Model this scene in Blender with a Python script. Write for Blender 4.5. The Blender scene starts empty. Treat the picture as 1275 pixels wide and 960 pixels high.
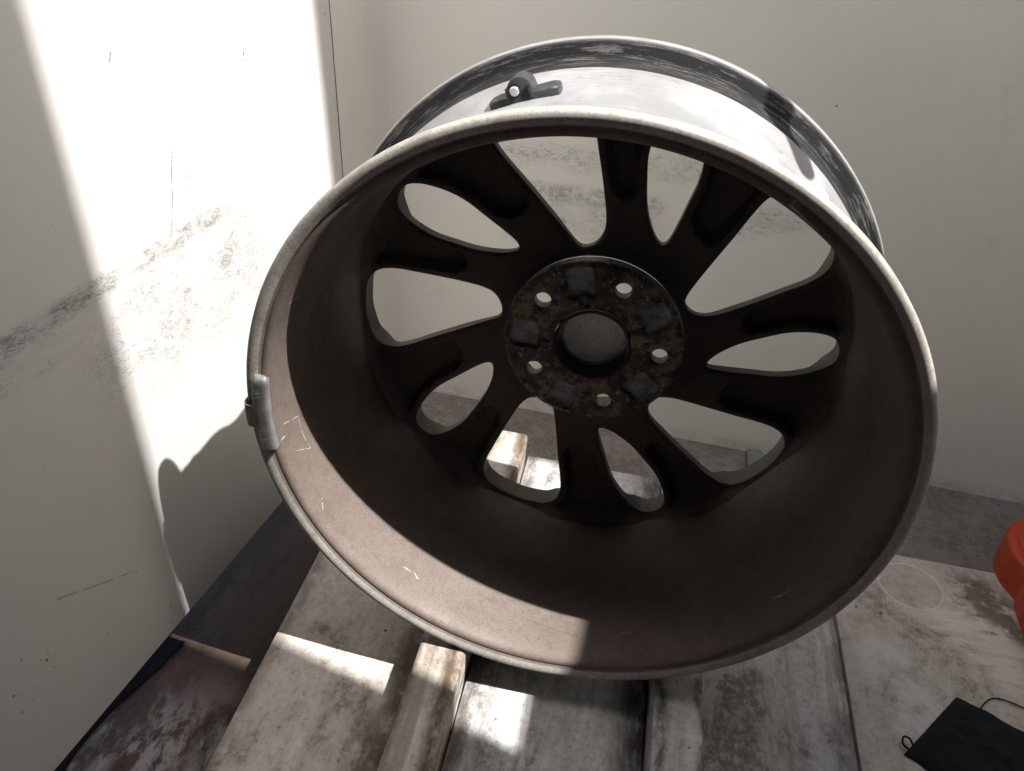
import bpy, bmesh, math, random
import numpy as np
from mathutils import Vector, Matrix, noise
from mathutils.geometry import delaunay_2d_cdt

random.seed(4)
S = bpy.context.scene
COL = S.collection
R = math.radians

# ------------------------------------------------------------------ camera
Z0 = 0.74                                   # camera height above the bare floor
cam_d = bpy.data.cameras.new('camera')
cam_d.sensor_width = 36.0
cam_d.lens = 36.0 * 1090.0 / 1275.0
cam_d.clip_start, cam_d.clip_end = 0.01, 100.0
cam = bpy.data.objects.new('camera', cam_d); COL.objects.link(cam)
cx = Vector((.97966, .18180, .08495)); cd = Vector((.17124, -.53670, -.82621)); cf = Vector((-.10461, .82395, -.55692))
m = Matrix((cx, -cd, -cf)).transposed().to_4x4(); m.translation = (0, 0, Z0)
cam.matrix_world = m
S.camera = cam

# ------------------------------------------------------------------ light
SUN = Vector((-.495, .13, -.86)).normalized()          # direction the sunlight travels
w = bpy.data.worlds.new('World'); S.world = w; w.use_nodes = True
nt = w.node_tree; nt.nodes.clear()
o_ = nt.nodes.new('ShaderNodeOutputWorld'); b_ = nt.nodes.new('ShaderNodeBackground'); k_ = nt.nodes.new('ShaderNodeTexSky')
k_.sky_type = 'NISHITA'; k_.sun_disc = False
k_.sun_elevation = math.asin(-SUN.z); k_.sun_rotation = math.atan2(-SUN.x, -SUN.y)
k_.dust_density = 3.0; k_.air_density = .75; k_.ozone_density = .5
b_.inputs[1].default_value = 0.15
nt.links.new(k_.outputs[0], b_.inputs[0]); nt.links.new(b_.outputs[0], o_.inputs[0])
sl = bpy.data.lights.new('sun', 'SUN'); sl.energy = 3.4; sl.angle = R(0.55); sl.color = (1.0, .975, .935)
so = bpy.data.objects.new('sun', sl); COL.objects.link(so)
so.rotation_euler = SUN.to_track_quat('-Z', 'Y').to_euler()
S.view_settings.view_transform = 'Standard'; S.view_settings.look = 'None'
S.view_settings.gamma = 1.0; S.view_settings.use_curve_mapping = False
S.view_settings.exposure = 1.68
S.render.engine = 'CYCLES'
S.cycles.use_denoising = True
S.cycles.use_adaptive_sampling = True; S.cycles.adaptive_threshold = .025
S.cycles.max_bounces = 8; S.cycles.diffuse_bounces = 6; S.cycles.glossy_bounces = 4
S.cycles.sample_clamp_indirect = 6.0
S.cycles.caustics_reflective = False; S.cycles.caustics_refractive = False

# ------------------------------------------------------------------ node helper
class NT:
    def __init__(s, name):
        s.m = bpy.data.materials.new(name); s.m.use_nodes = True
        s.t = s.m.node_tree; s.t.nodes.clear()
        s.out = s.t.nodes.new('ShaderNodeOutputMaterial'); s.b = s.t.nodes.new('ShaderNodeBsdfPrincipled')
        s.t.links.new(s.b.outputs[0], s.out.inputs[0])
        s.co = s.t.nodes.new('ShaderNodeTexCoord').outputs['Object']
    def n(s, typ, **kw):
        q = s.t.nodes.new(typ)
        for a, v in kw.items(): setattr(q, a, v)
        return q
    def put(s, sock, v):
        if hasattr(v, 'is_linked'): s.t.links.new(v, sock)
        elif isinstance(v, (tuple, list)) and sock.type == 'RGBA' and len(v) == 3: sock.default_value = (*v, 1)
        else: sock.default_value = v
    def mt(s, op, a, b=0.0, c=None, clamp=False):
        q = s.n('ShaderNodeMath', operation=op, use_clamp=clamp); s.put(q.inputs[0], a); s.put(q.inputs[1], b)
        if c is not None: s.put(q.inputs[2], c)
        return q.outputs[0]
    def map(s, scale=(1, 1, 1), loc=(0, 0, 0), rot=(0, 0, 0), co=None):
        q = s.n('ShaderNodeMapping'); s.put(q.inputs[0], co or s.co); q.inputs[1].default_value = loc
        q.inputs[2].default_value = rot; q.inputs[3].default_value = scale
        return q.outputs[0]
    def noise(s, scale, detail=5, rough=.6, co=None, dist=0.0):
        q = s.n('ShaderNodeTexNoise'); s.put(q.inputs['Vector'], co or s.co); q.inputs['Scale'].default_value = scale
        q.inputs['Detail'].default_value = detail; q.inputs['Roughness'].default_value = rough; q.inputs['Distortion'].default_value = dist
        return q.outputs[0]
    def vor(s, scale, co=None, feature='F1', out=0):
        q = s.n('ShaderNodeTexVoronoi', feature=feature); s.put(q.inputs['Vector'], co or s.co); q.inputs['Scale'].default_value = scale
        return q.outputs[out]
    def ss(s, v, lo, hi):                    # smoothstep (lo > hi inverts)
        q = s.n('ShaderNodeMapRange', interpolation_type='SMOOTHSTEP'); s.put(q.inputs[0], v)
        if lo < hi: a = (lo, hi, 0, 1)
        else: a = (hi, lo, 1, 0)
        for i, x in enumerate(a): q.inputs[1 + i].default_value = x
        return q.outputs[0]
    def mix(s, f, a, b):
        q = s.n('ShaderNodeMix', data_type='RGBA'); s.put(q.inputs[0], f); s.put(q.inputs[6], a); s.put(q.inputs[7], b)
        return q.outputs[2]
    def mul(s, *v):
        r = v[0]
        for x in v[1:]: r = s.mt('MULTIPLY', r, x)
        return r
    def mx(s, *v):
        r = v[0]
        for x in v[1:]: r = s.mt('MAXIMUM', r, x)
        return r
    def sep(s, co=None):
        q = s.n('ShaderNodeSeparateXYZ'); s.put(q.inputs[0], co or s.co); return q.outputs
    def bump(s, h, strength=.3, dist=.002, normal=None):
        q = s.n('ShaderNodeBump'); q.inputs['Strength'].default_value = strength; q.inputs['Distance'].default_value = dist
        s.put(q.inputs['Height'], h)
        if normal is not None: s.put(q.inputs['Normal'], normal)
        return q.outputs[0]
    def seg(s, a, b, p, q, wd, soft):        # soft mask round the segment p-q in the plane of sockets a, b
        dx, dy = q[0] - p[0], q[1] - p[1]; L = max(math.hypot(dx, dy), 1e-6); dx /= L; dy /= L
        u = s.mt('SUBTRACT', a, p[0]); v = s.mt('SUBTRACT', b, p[1])
        t = s.mt('ADD', s.mul(u, dx), s.mul(v, dy)); e = s.mt('ABSOLUTE', s.mt('SUBTRACT', s.mul(v, dx), s.mul(u, dy)))
        over = s.mt('MAXIMUM', s.mt('SUBTRACT', t, L), s.mt('MULTIPLY', t, -1.0))
        over = s.mt('MAXIMUM', over, 0.0)
        dd = s.mt('SQRT', s.mt('ADD', s.mul(over, over), s.mul(e, e)))
        return s.ss(dd, wd + soft, wd)
    def fin(s, col, rough=.6, metal=0.0, normal=None, spec=.5):
        s.put(s.b.inputs['Base Color'], col); s.put(s.b.inputs['Roughness'], rough); s.put(s.b.inputs['Metallic'], metal)
        s.b.inputs['Specular IOR Level'].default_value = spec
        if normal is not None: s.put(s.b.inputs['Normal'], normal)
        return s.m

# ------------------------------------------------------------------ mesh helpers
def link(name, mesh, mats=(), parent=None, smooth=None):
    o = bpy.data.objects.new(name, mesh); COL.objects.link(o)
    for x in (mats if isinstance(mats, (list, tuple)) else [mats]): mesh.materials.append(x)
    if parent: o.parent = parent
    if smooth is not None:
        mesh.polygons.foreach_set('use_smooth', [True] * len(mesh.polygons))
        if smooth < 180: mesh.set_sharp_from_angle(angle=R(smooth))
    return o
def pyd(name, v, f, mats=(), parent=None, smooth=None, flip=False):
    me = bpy.data.meshes.new(name)
    if flip: f = [tuple(reversed(x)) for x in f]
    me.from_pydata([tuple(map(float, p)) for p in v], [], f); me.update()
    return link(name, me, mats, parent, smooth)
def box(name, lo, hi, mats, parent=None, bev=.002, seg=2, jitter=0):
    bm = bmesh.new(); bmesh.ops.create_cube(bm, size=1)
    for v in bm.verts:
        v.co = Vector([lo[i] + (v.co[i] + .5) * (hi[i] - lo[i]) for i in range(3)])
    if bev: bmesh.ops.bevel(bm, geom=bm.edges[:], offset=bev, segments=seg, affect='EDGES', profile=.5)
    me = bpy.data.meshes.new(name); bm.to_mesh(me); bm.free()
    return link(name, me, mats, parent, 40)
def lathe(name, prof, mats, parent=None, n=192, closed=False, smooth=35, mat_of=None, off=(0, 0, 0)):
    """profile of (depth along y, radius); revolved about the y axis"""
    v, f, mi = [], [], []
    k = len(prof)
    for i in range(n):
        a = 2 * math.pi * i / n; c, s_ = math.cos(a), math.sin(a)
        for d, r in prof: v.append((off[0] + r * c, off[1] + d, off[2] + r * s_))
    for i in range(n):
        j = (i + 1) % n
        for q in range(k if closed else k - 1):
            p = (q + 1) % k
            f.append((i * k + q, i * k + p, j * k + p, j * k + q)); mi.append(mat_of(q) if mat_of else 0)
    o = pyd(name, v, f, mats, parent, smooth)
    if mat_of: o.data.polygons.foreach_set('material_index', mi)
    return o
def tube(name, pts, r, mat, parent=None, n=8, taper=None):
    P = [Vector(p) for p in pts]; v, f = [], []
    up = Vector((0, 0, 1))
    for i, p in enumerate(P):
        t = (P[min(i + 1, len(P) - 1)] - P[max(i - 1, 0)]).normalized()
        a = t.cross(up); a = a.normalized() if a.length > 1e-4 else Vector((1, 0, 0)); b = a.cross(t)
        rr = r if taper is None else r * taper[i]
        for j in range(n):
            q = 2 * math.pi * j / n; v.append(p + rr * (math.cos(q) * a + math.sin(q) * b))
    for i in range(len(P) - 1):
        for j in range(n):
            k = (j + 1) % n; f.append((i * n + j, i * n + k, (i + 1) * n + k, (i + 1) * n + j))
    f.append(tuple(reversed(range(n)))); f.append(tuple(range((len(P) - 1) * n, len(P) * n)))
    return pyd(name, v, f, mat, parent, 60)
def spline(pts, k=8, closed=False):
    P = [np.array(p, float) for p in pts]; n = len(P); out = []
    for i in range(n if closed else n - 1):
        g = (lambda j: P[j % n]) if closed else (lambda j: P[min(max(j, 0), n - 1)])
        a, b, c, d = g(i - 1), g(i), g(i + 1), g(i + 2)
        for t in np.arange(k) / k:
            out.append(.5 * (2 * b + (c - a) * t + (2 * a - 5 * b + 4 * c - d) * t ** 2 + (3 * b - a - 3 * c + d) * t ** 3))
    if not closed: out.append(P[-1])
    return out
def tag(o, label=None, cat=None, kind=None, group=None):
    if label: o['label'] = label
    if cat: o['category'] = cat
    if kind: o['kind'] = kind
    if group: o['group'] = group
    return o
def empty(name, loc):
    o = bpy.data.objects.new(name, None); COL.objects.link(o); o.location = loc; o.empty_display_size = .05; return o

# ------------------------------------------------------------------ materials
def mat_wall(name, segs, thin, dots=(), tint=(.72, .713, .695), foot=None):
    """white panel; segs = rubber scuff bands, thin = pencil-thin scratches; object coords x, y = along, up"""
    t = NT(name); X, Y, _ = t.sep()
    col = t.mix(t.ss(t.noise(2.2, 3), .3, .7), tint, tuple(c * .955 for c in tint))
    grime = t.mul(t.ss(t.noise(9, 8, .68), .56, .74), .16)
    col = t.mix(grime, col, (.40, .37, .32))
    mot = t.ss(t.noise(300, 3, .7), .25, .8); col = t.mix(t.mul(mot, .07), col, (.45, .44, .41))
    # rubber strokes: thin contour-like scratches plus slanted tread marks
    def lines(scale, loc, rot, wdt, st=2.0):
        q = t.noise(scale, 2, .55, t.map((1, st, 1), loc=loc, rot=(0, 0, R(rot))), .5)
        return t.ss(t.mt('ABSOLUTE', t.mt('SUBTRACT', q, .5)), wdt, wdt * .25)
    fleck = t.ss(t.noise(110, 4, .7), .30, .56)
    strokes = t.mul(t.mx(lines(34, (0, 0, 0), 30, .013, 3.2), lines(46, (3, 1, 0), 52, .013, 3.6), lines(40, (7, 2, 0), -40, .011, 3.0), lines(90, (2, 9, 0), 24, .016, 4.0)), fleck)
    tread = t.mul(t.mx(lines(62, (1, 5, 0), 50, .040, 4.5), lines(66, (6, 3, 0), -46, .036, 4.5), lines(110, (4, 4, 0), 30, .05, 4)), t.ss(t.noise(120, 4, .7), .34, .56))
    patch = t.ss(t.noise(22, 5, .65), .38, .58)
    dirt = 0.0
    band = 0.0
    for p, q, wd, soft, amt in segs:
        if amt > .8: band = t.mx(band, t.mul(t.seg(X, Y, p, q, wd, soft), amt))
        else: dirt = t.mx(dirt, t.mul(t.seg(X, Y, p, q, wd, soft), amt))
    if segs:
        col = t.mix(t.mul(dirt, patch, strokes, 1.0), col, (.03, .028, .026))
        col = t.mix(t.mul(band, .62, t.mx(tread, t.mul(strokes, .6)), t.ss(t.noise(30, 4), .36, .56)), col, (.02, .019, .018))
        smear = 0.0
        for p, q, wd, soft, amt in segs: smear = t.mx(smear, t.mul(t.seg(X, Y, p, q, wd, soft), amt))
        col = t.mix(t.mul(smear, t.ss(t.noise(45, 6, .7, t.map((1, 2.5, 1), rot=(0, 0, R(25)))), .35, .65), .28), col, (.20, .195, .185))
    wob = t.mul(t.mt('SUBTRACT', t.noise(40, 3), .5), .006)
    for p, q, wd, amt in thin:
        col = t.mix(t.mul(t.seg(t.mt('ADD', X, wob), Y, p, q, wd, wd), amt, t.ss(t.noise(130, 3), .42, .52)), col, (.12, .115, .11))
    for p, rad in dots:
        near = t.seg(X, Y, p, (p[0] + 1e-5, p[1]), rad, rad * .6)
        d = t.ss(t.vor(150, t.map((1, .8, 1))), .22, .12)
        col = t.mix(t.mul(near, d, t.ss(t.noise(55, 2), .45, .55)), col, (.07, .065, .06))
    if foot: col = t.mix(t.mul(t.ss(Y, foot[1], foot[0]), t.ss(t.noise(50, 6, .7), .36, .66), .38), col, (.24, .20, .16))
    # stray flecks
    fl = t.mul(t.ss(t.vor(34), .055, .035), t.ss(t.noise(7, 3), .50, .62)); col = t.mix(t.mul(fl, .75), col, (.16, .15, .14))
    nb = t.bump(t.mt('ADD', t.noise(420, 2), t.mul(t.noise(30, 3), .8)), .05, .001)
    return t.fin(col, .42, 0, nb, .4)

def mat_floor(name, seed=0, paint=(.62, .60, .57), dirt=(.13, .105, .085), cover=.5, stretch=.35, streak=.6, rough=.55, blue=.0, wipe=0.0, pale=(.58, .56, .53), wipe_y=None, edges=(), extra=None):
    """worn white paint over dirty board, run and scuffed along y"""
    t = NT(name); L = (seed * 1.7, seed * .9, seed * .3)
    big = t.noise(10, 8, .66, t.map((1, stretch, 1), loc=L), .8)
    fine = t.noise(60, 8, .72, t.map((1, stretch * 1.3, 1), loc=L))
    pit = t.noise(260, 5, .75, t.map((1, .7, 1), loc=L))
    k = t.mt('ADD', t.mul(big, .62), t.mul(fine, .38))
    base = t.mix(t.ss(t.noise(3.5, 4, .6, t.map(loc=L)), .35, .65), paint, tuple(c * .80 for c in paint))
    if blue: base = t.mix(t.mul(t.ss(t.noise(11, 4, .6, t.map((1, .5, 1), loc=L)), .42, .62), blue), base, (.36, .40, .45))
    gr = t.noise(170, 6, .8, t.map((1, .8, 1), loc=L))
    film = t.ss(k, cover - .20, cover + .08); col = t.mix(t.mul(film, .50), base, tuple(c * 1.9 for c in dirt))
    crust = t.ss(k, cover + .005, cover + .10); col = t.mix(t.mul(crust, t.ss(gr, .36, .54), .75), col, dirt)
    col = t.mix(t.mul(t.ss(gr, .40, .70), .40), col, tuple(c * 1.3 for c in dirt))
    col = t.mix(t.mul(t.ss(pit, .56, .66), t.ss(fine, .46, .60), .75), col, tuple(c * .40 for c in dirt))
    st = t.noise(30, 6, .7, t.map((1, .05, 1), loc=L)); col = t.mix(t.mul(t.ss(st, .50, .66), streak), col, tuple(c * 1.25 for c in dirt))
    for x_, wd, amt in edges:                 # dirt that has run along the joints
        e_ = t.ss(t.mt('ABSOLUTE', t.mt('SUBTRACT', t.mt('ADD', t.sep()[0], t.mul(t.mt('SUBTRACT', big, .5), .05)), x_)), wd, 0.0)
        col = t.mix(t.mul(e_, t.ss(fine, .30, .55), amt), col, tuple(c * .8 for c in dirt))
    if wipe:                                  # pale smeared swipes, like dried filler
        sw = t.noise(42, 7, .75, t.map((1.2, .5, 1), loc=L, rot=(0, 0, R(-24))), .25)
        msk = t.mul(t.ss(t.noise(10, 5, .6, t.map((1, .7, 1), loc=(L[0] + 4, L[1], 0))), .42, .55), t.ss(sw, .42, .56))
        if wipe_y: msk = t.mul(msk, t.ss(t.sep()[1], wipe_y[0], wipe_y[1]))
        col = t.mix(t.mul(msk, wipe), col, pale)
    blk = t.mul(t.ss(t.vor(46, t.map((1, .75, 1), loc=L)), .075, .045), t.ss(t.noise(14, 3, .6, t.map(loc=L)), .46, .6)); col = t.mix(t.mul(blk, .9), col, (.025, .022, .02))
    hair = t.ss(t.mt('ABSOLUTE', t.mt('SUBTRACT', t.noise(24, 3, .5, t.map((1, .6, 1), loc=L)), .5)), .004, .0015)
    col = t.mix(t.mul(hair, t.ss(t.noise(10, 2, .5, t.map(loc=L)), .56, .64), .4), col, (.05, .045, .04))
    if extra: col = extra(t, col)
    h = t.mt('SUBTRACT', t.mul(pit, .6), t.mul(crust, .5)); nb = t.bump(t.mt('ADD', h, t.mul(fine, .6)), .45, .0012)
    return t.fin(col, t.mt('ADD', rough, t.mul(film, .2)), 0, nb, .35)

def mat_simple(name, col, rough=.5, metal=0, var=.25, scale=40, bump=.15, spec=.5):
    t = NT(name)
    c = t.mix(t.ss(t.noise(scale, 6, .65), .35, .65), col, tuple(x * (1 - var) for x in col))
    return t.fin(c, rough, metal, t.bump(t.noise(scale * 6, 4), bump, .0006), spec)

def mat_rim_inside(name, base, dark, rough, metal, marks=True, speck=.6):
    t = NT(name); X, Y, Z = t.sep()
    big = t.noise(6, 6, .6); fine = t.noise(75, 6, .7)
    col = t.mix(t.ss(big, .36, .66), base, tuple(c * .80 for c in base))
    col = t.mix(t.mul(t.ss(fine, .46, .72), .30), col, dark)
    dust = t.noise(420, 4, .8); col = t.mix(t.mul(t.ss(dust, .45, .68), .42), col, dark)
    wat = t.noise(16, 5, .65, t.map((1, 1, 1), loc=(3, 0, 1)), 1.5); col = t.mix(t.mul(t.ss(wat, .52, .60), .20), col, tuple(c * .55 for c in base))
    col = t.mix(t.mul(t.ss(t.noise(33, 5, .7), .58, .68), .25), col, tuple(min(1, c * 1.35) for c in base))
    col = t.mix(t.mul(t.ss(t.vor(70), .10, .05), t.ss(t.noise(20, 2), .52, .6), speck), col, dark)
    # blotches of grease
    col = t.mix(t.mul(t.ss(t.vor(9, t.map((1, 1.6, 1))), .13, .10), t.ss(t.noise(5, 2), .55, .6), .4), col, tuple(c * .6 for c in base))
    if marks:                                 # bright scratches, by angle round the axle and depth along it
        ang = t.mul(t.mt('ARCTAN2', t.mt('SUBTRACT', Z, .246), X), .226)
        wob = t.mul(t.mt('SUBTRACT', t.noise(160, 3), .5), .0016); au = t.mt('ADD', ang, wob); dv = t.mt('ADD', Y, wob)
        for p, q, wd in (((-2.967, .0355), (-2.9985, .014), .0004), ((-2.967, .0355), (-2.892, .0347), .0003), ((-2.892, .0347), (-2.817, .0377), .0003), ((-2.817, .0377), (-2.8703, .0183), .00025), ((-2.951, .0075), (-2.953, .0135), .0006),
                         ((-2.1865, .0335), (-2.1508, .0338), .0007), ((-2.137, .035), (-2.116, .0318), .0008), ((-2.641, .0207), (-2.609, .014), .0005), ((-.6336, .0317), (-.5724, .0294), .0006), ((-.5724, .0294), (-.5395, .0331), .0003),
                         ((-1.2654, .0359), (-1.2239, .0356), .0003), ((2.794, .0139), (2.8015, .0309), .0005), ((2.7736, .0135), (2.728, .0326), .0003), ((1.1, .004), (1.0, .006), .0006)):
            ln = t.seg(au, dv, (p[0] * .226, p[1]), (q[0] * .226, q[1]), wd * .55, wd * .8)
            col = t.mix(t.mul(ln, t.ss(t.noise(320, 3), .36, .56), .7), col, (.55, .53, .50))
        crack = t.seg(au, dv, (-1.842 * .226, .0475), (-1.428 * .226, .0295), .00012, .0002); col = t.mix(t.mul(crack, .7), col, dark)
    return t.fin(col, t.mt('ADD', rough, t.mul(big, .15)), metal, t.bump(t.mt('ADD', t.noise(500, 3), fine), .09, .0006), .5)

def mat_rim_outside():
    """silver paint; black rubber left round the bead seats (by depth y along the axle)"""
    t = NT('silver_paint_with_tyre_rubber'); X, Y, Z = t.sep()
    ang = t.mt('ARCTAN2', t.mt('SUBTRACT', Z, .246), X)
    cmb = t.n('ShaderNodeCombineXYZ'); t.put(cmb.inputs[0], t.mul(ang, .22)); t.put(cmb.inputs[1], t.mul(Y, 7.0)); pol = cmb.outputs[0]
    base = t.mix(t.ss(t.noise(20, 5), .35, .65), (.31, .31, .32), (.235, .235, .235))
    n1 = t.noise(80, 7, .8, t.map((.40, 1, 1), co=pol)); n2 = t.noise(200, 6, .75, t.map((.10, 1, 1), co=pol))
    def band(lo, hi, soft): return t.mul(t.ss(Y, lo - soft, lo + soft), t.ss(Y, hi + soft, hi - soft))
    k = t.mx(band(.1735, .1968, .0015), band(.016, .036, .003))
    rub = t.mul(k, t.ss(t.mt('ADD', t.mul(n1, .55), t.mul(n2, .45)), .41, .50))
    col = t.mix(t.mul(k, .90), base, (.085, .080, .075))
    col = t.mix(t.mul(rub, .97), col, (.006, .006, .0065))
    stain = t.mul(band(.15, .178, .006), t.ss(n1, .52, .64)); col = t.mix(t.mul(stain, .55), col, (.10, .083, .07))
    runs = t.mul(band(.10, .168, .01), t.ss(t.noise(90, 6, .75, t.map((1, .4, 1), co=pol)), .60, .68), t.ss(t.noise(9, 3), .48, .58)); col = t.mix(t.mul(runs, .8), col, (.03, .027, .025))
    return t.fin(col, t.mt('ADD', .46, t.mul(k, .25)), t.mt('SUBTRACT', .22, t.mul(k, .2)), t.bump(t.mt('ADD', n2, t.mul(rub, .8)), .25, .0008), .22)

M_rim_in = mat_rim_inside('dusty_beige_rim_coat', (.160, .126, .108), (.046, .035, .029), .58, .08)
M_lip = mat_rim_inside('worn_flange_coat', (.42, .395, .36), (.05, .042, .037), .48, .15, True, .85)
M_spoke = mat_rim_inside('brake_dust_on_spokes', (.125, .105, .093), (.03, .025, .022), .55, .1, False, .3)
M_side = mat_rim_inside('spoke_side_paint', (.095, .084, .072), (.06, .052, .045), .5, .2, False, .6)
def mat_hub():
    t = NT('rusty_hub_pad'); X, Y, Z = t.sep()
    n1 = t.noise(75, 7, .75, t.map((1, 1, 1.6), rot=(0, R(35), 0))); n2 = t.noise(22, 4)
    col = t.mix(t.ss(n1, .40, .58), (.045, .036, .030), (.30, .24, .185))
    col = t.mix(t.mul(t.ss(n2, .40, .62), .75), col, (.035, .03, .028))
    col = t.mix(t.mul(t.ss(t.noise(190, 5, .8), .55, .63), .8), col, (.55, .48, .40))
    col = t.mix(t.ss(Y, .1594, .1616), col, t.mix(t.ss(n1, .35, .65), (.42, .435, .47), (.16, .158, .16)))
    return t.fin(col, .55, .1, t.bump(n1, .5, .0012), .5)
M_hub = mat_hub()
M_rim_out = mat_rim_outside()
M_cap = mat_rim_inside('centre_cap_back', (.88, .84, .78), (.20, .17, .15), .5, .2, False, .4)
M_bore = mat_simple('black_grease', (.022, .022, .025), .42)
M_lead = mat_simple('weathered_zinc', (.40, .40, .40), .55, .3, .35, 90, .4)
M_clip = mat_simple('steel_clip', (.30, .27, .24), .42, .6, .3, 120, .2)
M_black = mat_simple('black_sensor_plastic', (.045, .047, .05), .45, 0, .5, 160, .4)
M_screw = mat_simple('bright_screw', (.62, .68, .70), .3, .8, .15, 200, .1)
M_paper = mat_simple('white_sticker', (.88, .88, .87), .5, 0, .04, 60, .05)
M_orange = mat_simple('orange_plastic', (.43, .048, .014), .42, 0, .22, 30, .25)
M_cloth = mat_simple('black_pouch_fabric', (.018, .019, .021), .9, 0, .35, 220, .8, .15)
M_cord = mat_simple('black_cord', (.012, .012, .012), .85, 0, .2, 300, .5, .2)
M_blue = mat_simple('navy_cloth', (.011, .011, .013), .9, 0, .35, 200, .8, .15)

# ================================================================== setting
fl = tag(box('floor', (-.75, -1.25, -.05), (.75, 1.06, 0), mat_floor('floor_base_dirt', 1, (.080, .055, .038), (.038, .026, .018), .44, .4, .5, rough=.85, wipe=.7, pale=(.33, .305, .28), wipe_y=(.52, .42)), bev=0), kind='structure')
def sheet_marks(t, col):                      # cup ring, brown stain, pale filler swipes
    X, Y, _ = t.sep()
    rr = t.mt('SQRT', t.mt('ADD', t.mt('POWER', t.mt('SUBTRACT', X, .360), 2.0), t.mt('POWER', t.mt('SUBTRACT', Y, .742), 2.0)))
    col = t.mix(t.mul(t.ss(t.mt('ABSOLUTE', t.mt('SUBTRACT', rr, .0335)), .0017, .0007), .6), col, (.62, .60, .54))
    col = t.mix(t.mul(t.ss(rr, .034, .030), .45), col, (.36, .345, .29))
    br = t.mul(t.seg(X, Y, (.43, .745), (.46, .70), .018, .03), t.ss(t.noise(40, 6, .7), .42, .54)); col = t.mix(t.mul(br, .85), col, (.11, .075, .055))
    sw = t.mul(t.seg(X, Y, (.40, .70), (.455, .64), .022, .02), t.ss(t.noise(46, 6, .65, t.map((.5, 2.2, 1), rot=(0, 0, R(24)))), .44, .53)); col = t.mix(t.mul(sw, .85), col, (.58, .55, .50))
    wp = t.mul(t.seg(X, Y, (.315, .63), (.335, .56), .016, .022), t.ss(t.noise(30, 6, .7), .40, .56)); return t.mix(t.mul(wp, .75), col, (.56, .56, .54))
P1 = mat_floor('panel_paint', 2, (.78, .755, .72), (.16, .125, .10), .53, .5, .25, edges=((-.130, .030, .95), (-.262, .012, .5)))
P2 = mat_floor('panel_paint_grey', 5, (.76, .77, .77), (.09, .078, .070), .495, .3, .5, blue=.5, edges=((-.074, .020, .8), (.078, .030, .95)))
P3 = mat_floor('panel_paint_worn', 8, (.64, .635, .615), (.09, .076, .067), .485, .3, .45, blue=.35, edges=((.135, .012, .7), (.270, .025, .6)))
P4 = mat_floor('sheet_paint', 11, (.62, .595, .53), (.14, .11, .088), .50, .9, .15, wipe=.3, extra=sheet_marks)
PR = mat_floor('ridge_paint', 14, (.72, .71, .68), (.115, .080, .052), .50, .25, .55, edges=((-.087, .016, 1.0), (-.1205, .006, .7)))
PR2 = mat_floor('ridge_paint_pale', 21, (.74, .74, .72), (.095, .08, .066), .53, .5, .35, edges=((.0905, .009, .9), (.1285, .007, .7)))
PG = mat_floor('rear_strip', 17, (.19, .175, .16), (.11, .095, .082), .45, 1.0, .1, rough=.75, blue=.2)
YF = -.9
def plank(name, x0, x1, z, y1, mat, bev=.0025): return box(name, (x0, YF, .0005), (x1, y1, z), mat, fl, bev)
plank('floor_panel', -.2665, -.1235, .0635, .853, P1)
plank('floor_ridge', -.1225, -.0805, .1115, .835, PR, .004)
plank('floor_panel', -.0795, .0865, .0655, .853, P2)
plank('floor_ridge', .0875, .1315, .1000, .856, PR2, .004)
plank('floor_panel', .1325, .2732, .0665, .855, P3)
plank('floor_sheet', .2737, .695, .0705, .789, P4, .0015)
box('rear_floor_strip', (-.36, .8575, .0005), (.2732, 1.05, .020), PG, fl, .002); box('rear_floor_strip', (.2736, .7895, .0005), (.695, 1.05, .0205), PG, fl, .002)
box('rear_floor_rib', (.204, .8585, .0205), (.228, 1.0, .030), mat_simple('grey_rib', (.20, .20, .20), .5), fl, .004)

# left wall: a leaning white panel whose lower edge hangs above the floor
A = Vector((-.33954, .70286, -.69 + Z0)); e1 = Vector((.13333, .99107, 0)); e2 = Vector((-.05883, .00791, .99824)); n_ = e1.cross(e2)
MW_left = mat_wall('left_panel', [((-.30, .357), (-.02, .361), .003, .010, 1.0), ((-.16, .30), (-.01, .30), .025, .06, .55), ((-.30, .34), (-.17, .335), .006, .02, .35), ((-.030, .314), (-.010, .328), .003, .008, .9)],
                   [((-.074, .43), (-.092, .368), .0005, .8), ((-.060, .418), (-.064, .39), .0004, .5), ((-.30, .145), (-.22, .10), .0006, .5), ((-.12, .515), (-.122, .510), .0008, .7), ((.043, .484), (.044, .478), .0009, .8)],
                   [((-.203, .030), .016), ((-.34, .10), .02)])
wl = box('wall_left', (-.455, 0, -.012), (.204, 2.95, 0), MW_left, None, .0015); tag(wl, kind='structure')
MWL = Matrix.Translation(A) @ Matrix((e1, e2, n_)).transposed().to_4x4(); wl.matrix_world = MWL
sd = box('seal', (.2042, .002, -.0115), (.2062, 2.94, -.0005), mat_simple('dark_sealant', (.06, .058, .055), .7), wl, .0005)
# back wall
ang = math.atan2(-.018, .79)
MW_back = mat_wall('back_panel', [((-.20, .342), (.02, .348), .004, .014, .85), ((-.16, .385), (.09, .400), .005, .018, .55), ((-.13, .31), (.0, .315), .015, .04, .55), ((.10, .335), (.19, .365), .008, .02, .5)],
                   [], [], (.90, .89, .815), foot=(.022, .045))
wb = box('wall_back', (-.75, .006, -.015), (.72, 2.9, 0), MW_back, None, 0); tag(wb, kind='structure')
MWB = Matrix.Translation((0, 1.010, 0)) @ Matrix.Rotation(ang, 4, 'Z') @ Matrix.Rotation(R(90), 4, 'X'); wb.matrix_world = MWB
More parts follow.
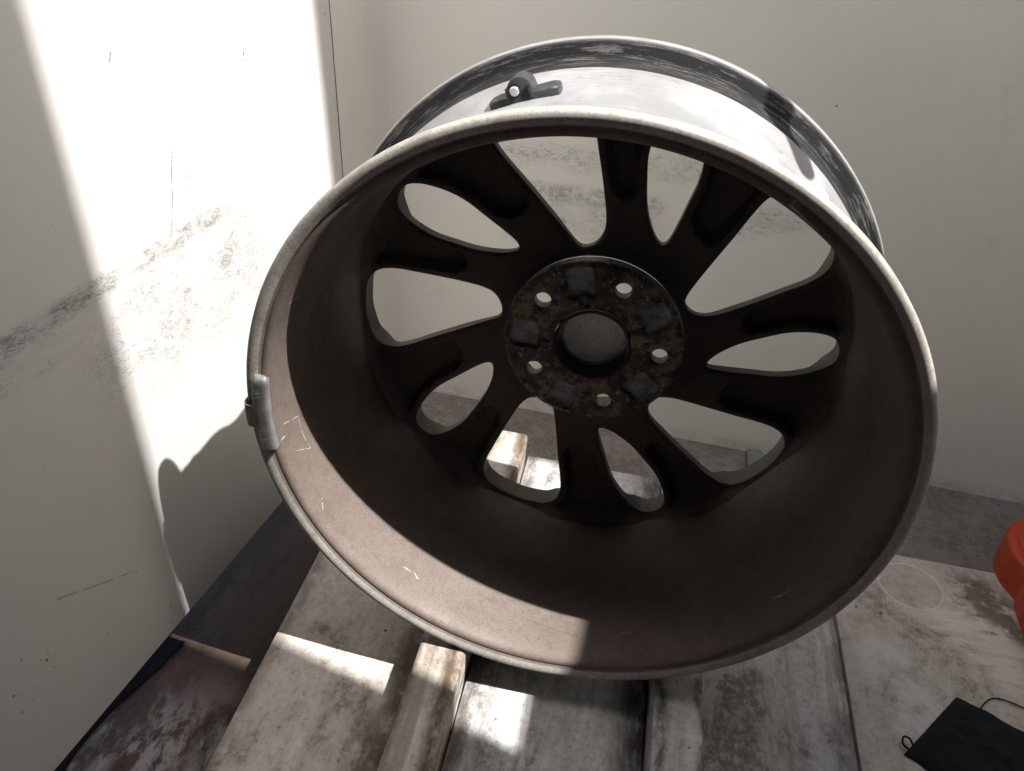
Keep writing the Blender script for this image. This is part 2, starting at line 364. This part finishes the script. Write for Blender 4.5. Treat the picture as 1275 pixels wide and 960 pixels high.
# right wall with the tall opening the sun comes through, out of frame
MW_plain = mat_wall('plain_panel', [], [], [], (.84, .83, .81))
ZS, XR, HR = 1.318, .70, 2.57
wr = box('wall_right', (XR, -.3995, .0005), (XR + .02, 1.05, ZS), MW_plain, None, 0); tag(wr, kind='structure')
def side_panel(yz):
    n = len(yz); v = [(x, y, z) for x in (XR, XR + .02) for y, z in yz]
    f = [tuple(range(n)), tuple(reversed(range(n, 2 * n)))] + [((i + 1) % n, i, i + n, (i + 1) % n + n) for i in range(n)]
    o = pyd('wall_panel', v, f, MW_plain, wr)
side_panel([(-.3995, ZS + .001), (.255, ZS + .001), (.255, 1.75), (.230, HR), (-.3995, HR)])
side_panel([(.650, ZS + .001), (1.05, ZS + .001), (1.05, HR), (.592, HR)])
# unseen rod added above the frame to cast a shadow on the far rim
gs = tube('shadow_rod', [(.300, .6115, Z0 + .102), (.300, .8285, Z0 + .690), (.300, 1.003, Z0 + 1.165)], .009, mat_simple('shadow_rod_black', (.02, .02, .02), .4), None, 14)
gs.parent = wb; gs.matrix_parent_inverse = MWB.inverted()
# unseen dark rear wall, hood and side pieces, added to keep the barrel dark
M_dark = mat_simple('light_block_dark', (.045, .043, .042), .85, 0, .3, 12, .2, .2)
we = box('light_block_rear', (-.75, -.74, .0005), (.70, -.70, 1.599), M_dark, None, 0); tag(we, kind='structure')
hv = [(-.60, -.70), (XR, -.70), (XR, .22), (-.20, .40), (-.60, .40)]
ce = pyd('light_block_hood', [(x, y, z) for z in (1.6, 1.615) for x, y in hv], [(4, 3, 2, 1, 0), (5, 6, 7, 8, 9), (0, 1, 6, 5), (1, 2, 7, 6), (2, 3, 8, 7), (3, 4, 9, 8), (4, 0, 5, 9)], M_dark); tag(ce, kind='structure')  # added hood, cut to block skylight from the barrel but clear the sunbeam
box('light_block_lining', (XR + .0005, -.70, .0005), (XR + .02, -.40, 1.599), M_dark, we, 0); box('light_block_lining', (-.60, -.70, .0005), (-.58, .255, 1.599), M_dark, we, 0)  # added dark sheets that stop bounce light reaching the barrel
box('light_block_lining', (-.58, .235, .0005), (-.42, .250, 1.599), M_dark, we, 0)
# white corner strip closing the joint between the left panel and the back wall
v = []
for hh in (0.0, 2.5):
    p = A + e1 * .2042 + e2 * hh - n_ * .013
    for q in (p, Vector((p.x - .07, 1.03, p.z))): v += [q, q + Vector((-.004, 0, 0))]
ct = pyd('corner_strip', v, [(0, 2, 6, 4), (1, 5, 7, 3), (0, 1, 3, 2), (4, 6, 7, 5), (0, 4, 5, 1), (2, 3, 7, 6)], MW_plain, wl)
ct.matrix_parent_inverse = MWL.inverted()

# ================================================================== the wheel
RW = .246
W = empty('alloy_wheel', (-.0175, .5016, Z0 - .3892 - RW))
tag(W, 'dusty alloy wheel without tyre, ten swirled spokes, standing on floor ridges, inside showing', 'wheel')
CZ = RW                                      # wheel centre in the wheel's own coordinates
OFF = (0, 0, CZ)
lip = [(.0150, .2300), (.0142, .2335), (.0128, .2395), (.0112, .2440), (.0085, .2458), (.0040, .2460), (.0014, .2452), (.0002, .2436), (.0002, .2405), (.0012, .2385), (.0022, .2365)]
lathe('inner_flange', lip, [M_lip], W, 256, off=OFF, smooth=50)
inner = [(.0022, .2365), (.0036, .2350), (.0034, .2338), (.0034, .2322), (.0046, .2300), (.0075, .2282), (.0120, .2267), (.018, .2258), (.030, .2250), (.060, .2228), (.075, .2205), (.090, .2165), (.104, .2145), (.130, .2140), (.152, .2140), (.160, .2150), (.192, .2150)]
outer = [(.192, .2195), (.176, .2290), (.171, .2298), (.166, .2275), (.158, .2240), (.146, .2205), (.132, .2190), (.112, .2188), (.100, .2205), (.086, .2250), (.072, .2270), (.050, .2276), (.041, .2292), (.037, .2284), (.020, .2296), (.0150, .2300)]
pr = inner + outer; ki = len(inner)
lathe('barrel', pr, [M_rim_in, M_rim_out], W, 256, off=OFF, smooth=50, mat_of=lambda q: 0 if q < ki - 1 else 1)
fl_o = [(.192, .2150), (.198, .2160), (.2005, .2230), (.2025, .2340), (.2056, .2420), (.2060, .2445), (.2048, .2458), (.2000, .2461), (.1968, .2450), (.1945, .2415), (.1928, .2350), (.1905, .2315), (.186, .2303), (.176, .2290)]
lathe('outer_flange', fl_o, [M_rim_out], W, 256, off=OFF, smooth=50)

# ---- spokes: window outlines (mm) in the frame of each window, five big and five small
BIG = [[211, 0], [211, 14], [208, 28], [203, 40], [192.5, 47], [180, 46.5], [165, 40], [145, 29], [120, 16], [98, 4], [87.5, -2.5], [84, -9], [86, -18], [93, -25.5], [104, -29.5], [120, -31.5], [142, -33], [165, -34], [180, -34.5], [195, -32], [205, -25], [210, -13]]
SMALL = [[207.5, 3], [208, 14], [202.5, 23.5], [192, 27], [178, 27], [162, 24], [145, 17], [126, 8], [111, -3], [103, -12], [101.5, -18], [107, -21], [120, -21.5], [140, -21], [158, -20.5], [172, -18], [186, -13], [199, -6]]
def smooth_poly(p): return np.array(spline(np.array(p) / 1000, 4, True))
def rot2(p, deg):
    c, s_ = math.cos(R(deg)), math.sin(R(deg)); return p @ np.array([[c, s_], [-s_, c]])
B0, S0 = 180.6, 146.6
wins = []
for k in range(5):
    wins.append((B0 + 72 * k, rot2(smooth_poly(BIG), B0 + 72 * k)))
    wins.append((S0 + 72 * k, rot2(smooth_poly(SMALL), S0 + 72 * k)))
wins.sort(key=lambda t: t[0] % 360)
def seg_dist(P, poly):
    a = poly; b = np.roll(poly, -1, 0); best = np.full(len(P), 9.0)
    for i in range(len(a)):
        d = b[i] - a[i]; t = np.clip(((P - a[i]) @ d) / (d @ d), 0, 1)
        best = np.minimum(best, np.hypot(*(P - a[i] - t[:, None] * d).T))
    return best
def inside(P, poly):
    x, y = P.T; c = np.zeros(len(P), bool); b = np.roll(poly, -1, 0)
    for (x0, y0), (x1, y1) in zip(poly, b):
        if y0 == y1: continue
        k = (y0 > y) != (y1 > y); c ^= k & (x < (x1 - x0) * (y - y0) / (y1 - y0) + x0)
    return c
def sst(x, a, b):
    t = np.clip((x - a) / (b - a), 0, 1); return t * t * (3 - 2 * t)
def ring(r, n, ph=0): a = np.arange(n) * 2 * np.pi / n + ph; return r * np.stack([np.cos(a), np.sin(a)], 1)
RI, RO = .0775, .2155
loops = [p for _, p in wins] + [ring(RO, 360), ring(RI, 150)]
pts = list(np.concatenate(loops)); edges = []; o = 0
for L in loops:
    n = len(L); edges += [(o + i, o + (i + 1) % n) for i in range(n)]; o += n
step = .0034
gx = np.arange(-.22, .22, step); G = np.array([(x + (j % 2) * step / 2, y) for j, y in enumerate(np.arange(-.22, .22, step * .87)) for x in gx])
rr = np.hypot(*G.T); G = G[(rr > RI + .002) & (rr < RO - .002)]
alld = np.min([seg_dist(G, p) for _, p in wins], 0); G = G[alld > .0042]
ex = []
for _, p in wins:                             # extra rings hugging each opening, for rounded edges
    t = np.roll(p, -1, 0) - np.roll(p, 1, 0); nn = np.stack([t[:, 1], -t[:, 0]], 1); nn /= np.hypot(*nn.T)[:, None]
    for off in (.0012, .0028): ex.append(p + nn * off)
ex = np.concatenate(ex); er = np.hypot(*ex.T); ex = ex[(er < RO - .001) & (er > RI + .001)]
ed = np.min([seg_dist(ex, p) for _, p in wins], 0); ex = ex[ed > .0009]
allp = np.concatenate([np.array(pts), ex, G])
allp = np.round(allp, 6)
V2, E2, F2, *_r = delaunay_2d_cdt([Vector(map(float, p)) for p in allp], edges, [], 0, 1e-7)
V2 = np.array([tuple(v) for v in V2]); F2 = np.array([tuple(f) for f in F2])
cen = V2[F2].mean(1); cr = np.hypot(*cen.T); keep = (cr < RO - 1e-4) & (cr > RI + 1e-4)
for _, p in wins: keep &= ~inside(cen, p)
F2 = F2[keep]; cen = cen[keep]
dw = np.min([seg_dist(V2, p) for _, p in wins], 0); vr = np.hypot(*V2.T)
jig = np.array([noise.noise(Vector((x * 60, y * 60, 0))) for x, y in V2])
pa, pb, pr_ = dw - .006, vr - .127, .013
pocket = sst(pr_ - np.hypot(np.maximum(pr_ - pa, 0), np.maximum(pr_ - pb, 0)), 0, .0045) * (1 - .9 * sst(vr, .203, .209))
back = .1765 + .0100 * pocket + .0016 * (1 - sst(dw, 0, .0030)) - .010 * sst(vr, .2035, .2155) * sst(dw, .003, .012) - .004 * sst(-vr, -.10, -.08) + jig * .0002
front = .2000 - .006 * sst(-vr, -.12, -.08) - (.0015 + .0115 * (1 - sst(vr, .188, .204))) * (1 - sst(dw, 0, .013)) ** 1.5
wa = [t[0] % 360 for t in wins]               # window directions; a spoke lies between two neighbours
fa = np.degrees(np.arctan2(cen[:, 1], cen[:, 0])) % 360
sec = np.searchsorted(wa, fa) % 10
for k in range(10):
    T = F2[sec == k]; ids = np.unique(T); mp = {int(i): q for q, i in enumerate(ids)}; n = len(ids)
    v = [(V2[i, 0], back[i], V2[i, 1] + CZ) for i in ids] + [(V2[i, 0], front[i], V2[i, 1] + CZ) for i in ids]
    f = []; cnt = {}
    for a, b, c in T:
        a, b, c = mp[int(a)], mp[int(b)], mp[int(c)]
        f.append((a, b, c)); f.append((c + n, b + n, a + n))
        for e in ((a, b), (b, c), (c, a)): cnt[e] = 1
    for a, b in list(cnt):
        if (b, a) not in cnt: f.append((b, a, a + n, b + n))
    nb = 2 * len(T); sp_o = pyd('spoke', v, f, [M_spoke, M_side], W, 42)
    sp_o.data.polygons.foreach_set('material_index', [(i % 2) if i < nb else 1 for i in range(len(f))])

# ---- hub pad with five bolt holes and five cast recesses
LUG = -2.2 + 0.0
lugs = [math.radians(71.4 + 72 * k) for k in range(5)]
LR = .0589
loops = [ring(.0785, 180), ring(.0345, 100)] + [np.array([LR * math.cos(a), LR * math.sin(a)]) + ring(.0073, 28) for a in lugs]
pts = np.concatenate(loops); edges = []; o = 0
for L in loops:
    n = len(L); edges += [(o + i, o + (i + 1) % n) for i in range(n)]; o += n
st = .0017; G = np.array([(x + (j % 2) * st / 2, y) for j, y in enumerate(np.arange(-.08, .08, st * .87)) for x in np.arange(-.08, .08, st)])
rr = np.hypot(*G.T); G = G[(rr > .0355) & (rr < .0775)]
ld = np.min([np.hypot(*(G - LR * np.array([math.cos(a), math.sin(a)])).T) for a in lugs], 0); G = G[ld > .0083]
V2, E2, F2, *_r = delaunay_2d_cdt([Vector(map(float, p)) for p in np.concatenate([pts, G])], edges, [], 0, 1e-7)
V2 = np.array([tuple(v) for v in V2]); F2 = np.array([tuple(f) for f in F2]); cen = V2[F2].mean(1); cr = np.hypot(*cen.T)
keep = (cr > .0345) & (cr < .0785)
for a in lugs: keep &= np.hypot(*(cen - LR * np.array([math.cos(a), math.sin(a)])).T) > .0072
F2 = F2[keep]; vr = np.hypot(*V2.T); va = np.arctan2(V2[:, 1], V2[:, 0])
da = np.min([np.abs((va - a - math.pi / 5 + math.pi) % (2 * math.pi) - math.pi) for a in lugs], 0) * vr
wv_ = np.array([noise.noise(Vector((x * 90, y * 90, 6))) for x, y in V2]) * .0022
ra, rb = .0142 - da + wv_, np.minimum(vr - .0455, .0750 - vr) + wv_
rec = sst(.007 - np.hypot(np.maximum(.007 - ra, 0), np.maximum(.007 - rb, 0)), 0, .004)
rec2 = (1 - sst(da, .0030, .0050)) * sst(vr, .036, .038) * (1 - sst(vr, .050, .052)) * .5
ld = np.min([np.hypot(*(V2 - LR * np.array([math.cos(a), math.sin(a)])).T) for a in lugs], 0)
jig = np.array([noise.fractal(Vector((x * 170, y * 170, 2)), 1.0, 2.0, 4) for x, y in V2])
back = .1575 + .0048 * np.maximum(rec, rec2) + jig * .00075 * (1 - rec) + .0012 * (1 - sst(ld, .0073, .0088)) + .0022 * sst(vr, .0755, .0785) + .001 * (1 - sst(vr, .0345, .0365))
n = len(V2); v = [(x, b, z + CZ) for (x, z), b in zip(V2, back)] + [(x, .1690, z + CZ) for x, z in V2]
f = []; cnt = {}
for a, b, c in F2:
    a, b, c = int(a), int(b), int(c); f += [(a, b, c), (c + n, b + n, a + n)]
    for e in ((a, b), (b, c), (c, a)): cnt[e] = 1
f += [(b, a, a + n, b + n) for a, b in cnt if (b, a) not in cnt]
hub = pyd('hub', v, f, M_hub, W, 38)
lathe('bore_sleeve', [(.1572, .0344), (.1562, .0332), (.1566, .0312), (.1600, .0302), (.1680, .0298), (.1840, .0290), (.1940, .0290), (.1940, .0343)], M_bore, hub, 96, off=OFF, smooth=50)
cap = lathe('centre_cap', [(.1745, .0), (.1744, .010), (.1741, .018), (.1738, .0245), (.1732, .0256), (.1732, .0268), (.1742, .0276), (.1800, .0277), (.1840, .0272), (.186, .018), (.187, 0)], M_cap, W, 96, off=OFF, smooth=40)
lathe('retaining_ring', [(.1728, .0279), (.1722, .0283), (.1728, .0287), (.1734, .0283)], M_screw, cap, 96, True, 60, off=OFF)
for k in range(4):
    a = math.radians(40 + 90 * k); c, s_ = math.cos(a), math.sin(a)
    q = pyd('cap_clip', [(c * r - s_ * t, d, CZ + s_ * r + c * t) for r in (.0270, .0300) for t in (-.004, .004) for d in (.177, .182)],
            [(0, 1, 3, 2), (4, 6, 7, 5), (0, 4, 5, 1), (2, 3, 7, 6), (0, 2, 6, 4), (1, 5, 7, 3)], M_cap, cap)

# ---- clip-on balance weight on the inner flange
def arc_pt(a, r, d): return Vector((r * math.cos(a), d, CZ + r * math.sin(a)))
a0, a1 = math.radians(174.9), math.radians(191.2)
v, f = [], []; N = 22; K = 14
for i in range(N + 1):
    t = i / N; a = a0 + (a1 - a0) * t
    e = min(1, (1 - (max(0, (abs(t - .5) * 2 - .86) / .14)) ** 2)) ** .5 if t < .5 else 1.0
    e = max(e, .25); 
    for j in range(K):
        q = 2 * math.pi * j / K; cx_, cy_ = math.cos(q), math.sin(q)
        rx = abs(cx_) ** .55 * (1 if cx_ > 0 else -1) * .0062 * (.55 + .45 * e); dy = abs(cy_) ** .6 * (1 if cy_ > 0 else -1) * .0046 * e
        v.append(arc_pt(a, .2335 + rx, -.0005 + dy + .0006 * t))
for i in range(N):
    for j in range(K):
        k = (j + 1) % K; f.append((i * K + j, i * K + k, (i + 1) * K + k, (i + 1) * K + j))
f += [tuple(reversed(range(K))), tuple(range(N * K, (N + 1) * K))]
wt = pyd('balance_weight', v, f, M_lead, W, 50, flip=True); wt['label'] = 'grey metal balance weight clipped to the flange'
cl = []
clp = [(.2385, -.0050), (.2425, -.0052), (.2458, -.0040), (.2478, .0000), (.2482, .0060), (.2474, .0095), (.2468, .0095), (.2474, .0058), (.2470, .0004), (.2452, -.0030), (.2423, -.0040), (.2385, -.0038)]
v, f = [], []; n = len(clp)
for i in range(7):
    a = math.radians(181.3 + 4.6 * i / 6)
    for r, d in clp: v.append(arc_pt(a, r, d))
for i in range(6):
    for j in range(n): f.append((i * n + j, i * n + (j + 1) % n, (i + 1) * n + (j + 1) % n, (i + 1) * n + j))
f += [tuple(reversed(range(n))), tuple(range(6 * n, 7 * n))]
pyd('clip', v, f, M_clip, wt, 40)
for (da_, dr, L, wv) in ((.040, .0012, .0042, 0), (.049, .0010, .0036, 1), (.058, .0012, .0042, 0), (.185, .0010, .0040, 0), (.196, .0014, .0034, 1), (.206, .0008, .0040, 0), (.217, .0012, .0036, 1)):
    a = a0 + .02 + da_                        # raised cast marks, too worn to read
    p = arc_pt(a, .2335 + dr, -.0052); b_x = Vector((math.cos(a), 0, math.sin(a))); t_x = Vector((-math.sin(a), 0, math.cos(a)))
    if wv: q = [p - b_x * L / 2, p + b_x * L / 2 + t_x * .0012]
    else: q = [p - b_x * L / 2 - t_x * .0006, p, p + b_x * L / 2 + t_x * .0006]
    tube('cast_mark', q, .00035, M_lead, wt, 6)

# ---- tyre pressure sensor in the well
aS = math.radians(110.3); rS = .2195; dS = .147
sn = bpy.data.objects.new('sensor_mount', None)
rad = Vector((math.cos(aS), 0, math.sin(aS))); tan = Vector((math.sin(aS), 0, -math.cos(aS))); ax = Vector((0, 1, 0))
def sp(t, y, h): return arc_pt(aS, rS, dS) + tan * t + ax * y + rad * h
v, f = [], []; N = 26
outl = []
for t, y in [(-.0275, -.004), (-.0265, -.0085), (-.022, -.0105), (.022, -.0105), (.0265, -.0085), (.0275, -.004), (.0275, .004), (.0265, .0085), (.022, .0105), (-.022, .0105), (-.0265, .0085), (-.0275, .004)]: outl.append((t, y))
lev = [(0, 1.0), (.0050, 1.0), (.0062, .95), (.0066, .88)]
for h, sc in lev:
    for t, y in outl: v.append(sp(t * (1 - (1 - sc) * .4), y * sc, h - t * t * 3.0 + (.0006 * t / .027)))
k = len(outl)
for i in range(len(lev) - 1):
    for j in range(k): f.append((i * k + j, i * k + (j + 1) % k, (i + 1) * k + (j + 1) % k, (i + 1) * k + j))
f += [tuple(reversed(range(k))), tuple(range((len(lev) - 1) * k, len(lev) * k))]
sensor = pyd('pressure_sensor', v, f, M_black, W, 45); sensor['label'] = 'black plastic pressure sensor with a bright screw'
v, f = [], []; prof = [(-.0108, .0)] + [(.0098 * math.cos(q), .0062 + .0095 * math.sin(q)) for q in np.linspace(math.pi, 0, 15)] + [(.0108, .0)]
prof = [(t - .0015, h + .0015) for t, h in prof]
ys = [(-.0088, .88), (-.0080, 1), (.0095, 1), (.0105, .9)]
for y, sc in ys:
    for t, h in prof: v.append(sp(t * sc, y, h * sc))
k = len(prof)
for i in range(len(ys) - 1):
    for j in range(k): f.append((i * k + j, i * k + (j + 1) % k, (i + 1) * k + (j + 1) % k, (i + 1) * k + j))
f += [tuple(reversed(range(k))), tuple(range((len(ys) - 1) * k, len(ys) * k))]
pyd('dome', v, f, M_black, sensor, 40)
v, f = [], []
for y, r_ in ((-.0085, .0062), (-.0102, .0062), (-.0106, .0052), (-.0106, .0042), (-.0092, .0040)):
    for j in range(20):
        q = 2 * math.pi * j / 20; v.append(sp(-.005 + r_ * math.cos(q), y, .0085 + r_ * math.sin(q)))
for i in range(4):
    for j in range(20): f.append((i * 20 + j, i * 20 + (j + 1) % 20, (i + 1) * 20 + (j + 1) % 20, (i + 1) * 20 + j))
pyd('screw_recess', v, f, M_bore, sensor, 40)
v, f = [], []
for y, r_ in ((-.0088, .0036), (-.0118, .0036), (-.0126, .0028), (-.0126, .0)):
    for j in range(16):
        q = 2 * math.pi * j / 16; v.append(sp(-.005 + r_ * math.cos(q), y, .0085 + r_ * math.sin(q)))
for i in range(3):
    for j in range(16): f.append((i * 16 + j, i * 16 + (j + 1) % 16, (i + 1) * 16 + (j + 1) % 16, (i + 1) * 16 + j))
pyd('screw', v, f, M_screw, sensor, 40)
for t0 in (-.0115, .0055):                    # fins either side of the screw
    v = [sp(t0 + a, y, h) for a in (0, .0022) for y in (-.0118, -.0080) for h in (.002, .0115)]
    pyd('fin', v, [(0, 1, 3, 2), (4, 6, 7, 5), (0, 4, 5, 1), (2, 3, 7, 6), (0, 2, 6, 4), (1, 5, 7, 3)], M_black, sensor)
# white sticker on the silver well
v = [tuple(arc_pt(math.radians(a), r_ + .0009, d)) for a, d, r_ in ((51.6, .141, .2199), (50.0, .1600, .2246), (45.8, .158, .2240), (45.2, .140, .2198), (48.4, .150, .2214))]
pyd('sticker', v, [(0, 1, 4), (1, 2, 4), (2, 3, 4), (3, 0, 4)], M_paper, W)['label'] = 'small white paper sticker'

# ================================================================== things lying about
def rounded_slab(name, outline, z0, z1, bev, mat, parent=None):
    bm = bmesh.new(); vs = [bm.verts.new((x, y, z0)) for x, y in outline]; fc = bm.faces.new(vs)
    r_ = bmesh.ops.extrude_face_region(bm, geom=[fc]); 
    for q in r_['geom']:
        if isinstance(q, bmesh.types.BMVert): q.co.z = z1
    bmesh.ops.recalc_face_normals(bm, faces=bm.faces)
    top = [e for e in bm.edges if all(abs(v_.co.z - z1) < 1e-6 for v_ in e.verts)]
    if bev: bmesh.ops.bevel(bm, geom=top, offset=bev, segments=4, affect='EDGES', profile=.5)
    me = bpy.data.meshes.new(name); bm.to_mesh(me); bm.free(); return link(name, me, mat, parent, 35)
oc = empty('plastic_case', (.467, .612, .071)); tag(oc, 'orange plastic case with rounded end lying on the dirty white sheet by the back wall', 'case')
ol = spline([(-.008, -.25), (-.004, .05), (.000, .128), (.004, .135), (-.006, .165), (-.004, .195), (.010, .222), (.035, .236), (.09, .238), (.12, .215), (.125, .10), (.118, -.25)], 5, True)
rounded_slab('body', ol, 0, .043, .0045, M_orange, oc)
ol2 = spline([(.016, -.22), (.022, .10), (.024, .19), (.036, .208), (.085, .210), (.10, .19), (.10, -.22)], 5, True)
rounded_slab('lid', ol2, .0425, .049, .004, M_orange, oc)
for yy in (.175, .05): rounded_slab('latch', [(.004, yy - .016), (.020, yy - .016), (.020, yy + .016), (.004, yy + .016)], .0422, .0455, .0015, M_orange, oc)

# black drawstring pouch
c0 = Vector((.3745, .599)); ea = Vector((.894, -.447)); eb = Vector((-.63, -.776))
pz = .0712; v, f = [], []; NU, NV = 44, 26; Lu, Lv = .19, .098
def pouch(u, vv, side):
    p = c0 + ea * (Lu * u) + eb * (Lv * vv)
    edge = min(1, min(u, 1 - u, ) * 14) ** .5 * min(1, min(vv, 1 - vv) * 8) ** .5
    h = (.0018 + .0085 * edge * (1 + .30 * noise.noise(Vector((u * 5, vv * 4, 1))) ) + .0042 * noise.noise(Vector((u * 9 + 2, vv * 11, 5))) * edge + .0030 * abs(noise.noise(Vector((u * 24 - vv * 14, vv * 6, 7)))) * edge)
    wv = .0022 * noise.noise(Vector((u * 12, vv * 12, 3)))
    return (p.x + wv, p.y + wv, pz + (max(h, .0012) if side else .0002))
for side in (1, 0):
    for i in range(NU + 1):
        for j in range(NV + 1): v.append(pouch(i / NU, j / NV, side))
n = (NU + 1) * (NV + 1)
for i in range(NU):
    for j in range(NV):
        a = i * (NV + 1) + j; b = a + 1; c = a + NV + 2; d = a + NV + 1
        f.append((a, b, c, d)); f.append((d + n, c + n, b + n, a + n))
per = [(i * (NV + 1)) for i in range(NU + 1)] + [NU * (NV + 1) + j for j in range(1, NV + 1)] + [i * (NV + 1) + NV for i in range(NU - 1, -1, -1)] + [j for j in range(NV - 1, 0, -1)]
f += [(per[q], per[(q + 1) % len(per)], per[(q + 1) % len(per)] + n, per[q] + n) for q in range(len(per))]
po = empty('drawstring_pouch', (c0.x, c0.y, pz)); tag(po, 'black fabric drawstring pouch lying on the dirty white floor sheet', 'pouch')
def under(o, root): o.parent = root; o.matrix_parent_inverse = Matrix.Translation(-root.location); return o
under(pyd('bag', v, f, M_cloth, None, 180), po)
tip = c0 + eb * Lv
lp = [(tip.x + .004, tip.y + .004, pz + .004), (tip.x - .0005, tip.y + .008, pz + .005), (tip.x + .0010, tip.y + .015, pz + .006), (tip.x + .006, tip.y + .014, pz + .006), (tip.x + .008, tip.y + .009, pz + .005)]
under(tube('cord', [tuple(p) for p in spline(lp, 6)], .0009, M_cord), po)
def fz(x, y): return pz + .0015
c1 = [(.392, .587, pz + .006), (.402, .600, pz + .003), (.412, .607, pz + .0016), (.426, .606, pz + .0014), (.441, .600, pz + .0014), (.450, .592, pz + .0014), (.447, .585, pz + .0018), (.440, .587, pz + .0016), (.442, .596, pz + .003), (.455, .601, pz + .002), (.48, .598, pz + .0014), (.52, .600, pz + .0014)]
under(tube('cord', [tuple(p) for p in spline(c1, 6)], .0007, M_cord), po)

# navy cloth stuffed under the left panel
v, f = [], []; NU, NV = 40, 22
for i in range(NU + 1):
    for j in range(NV + 1):
        u, q = i / NU, j / NV
        y = .22 + .312 * u; xw = -.3395 + (y - .703) * .1345                # wall foot at this y
        x = xw - .10 + (.092 + .010 * math.sin(u * 7 + .5) - .012 * u) * q
        h = .003 + .030 * (1 - q) ** 1.3 * (1 - .5 * u) + .010 * abs(noise.noise(Vector((u * 6, q * 3, 2)))) * math.sin(math.pi * min(1, q * 1.02)) + .006 * math.sin(q * 7 + u * 10) * (1 - q) * q * 2
        v.append((x, y, max(h, .0015)))
for i in range(NU):
    for j in range(NV):
        a = i * (NV + 1) + j; f.append((a, a + NV + 1, a + NV + 2, a + 1))
nc = pyd('navy_cloth', v, f, M_blue, None, 180); md = nc.modifiers.new('thickness', 'SOLIDIFY'); md.thickness = .0012; md.offset = 1
tag(nc, 'dark navy cloth stuffed under the lower edge of the left white panel', 'cloth')
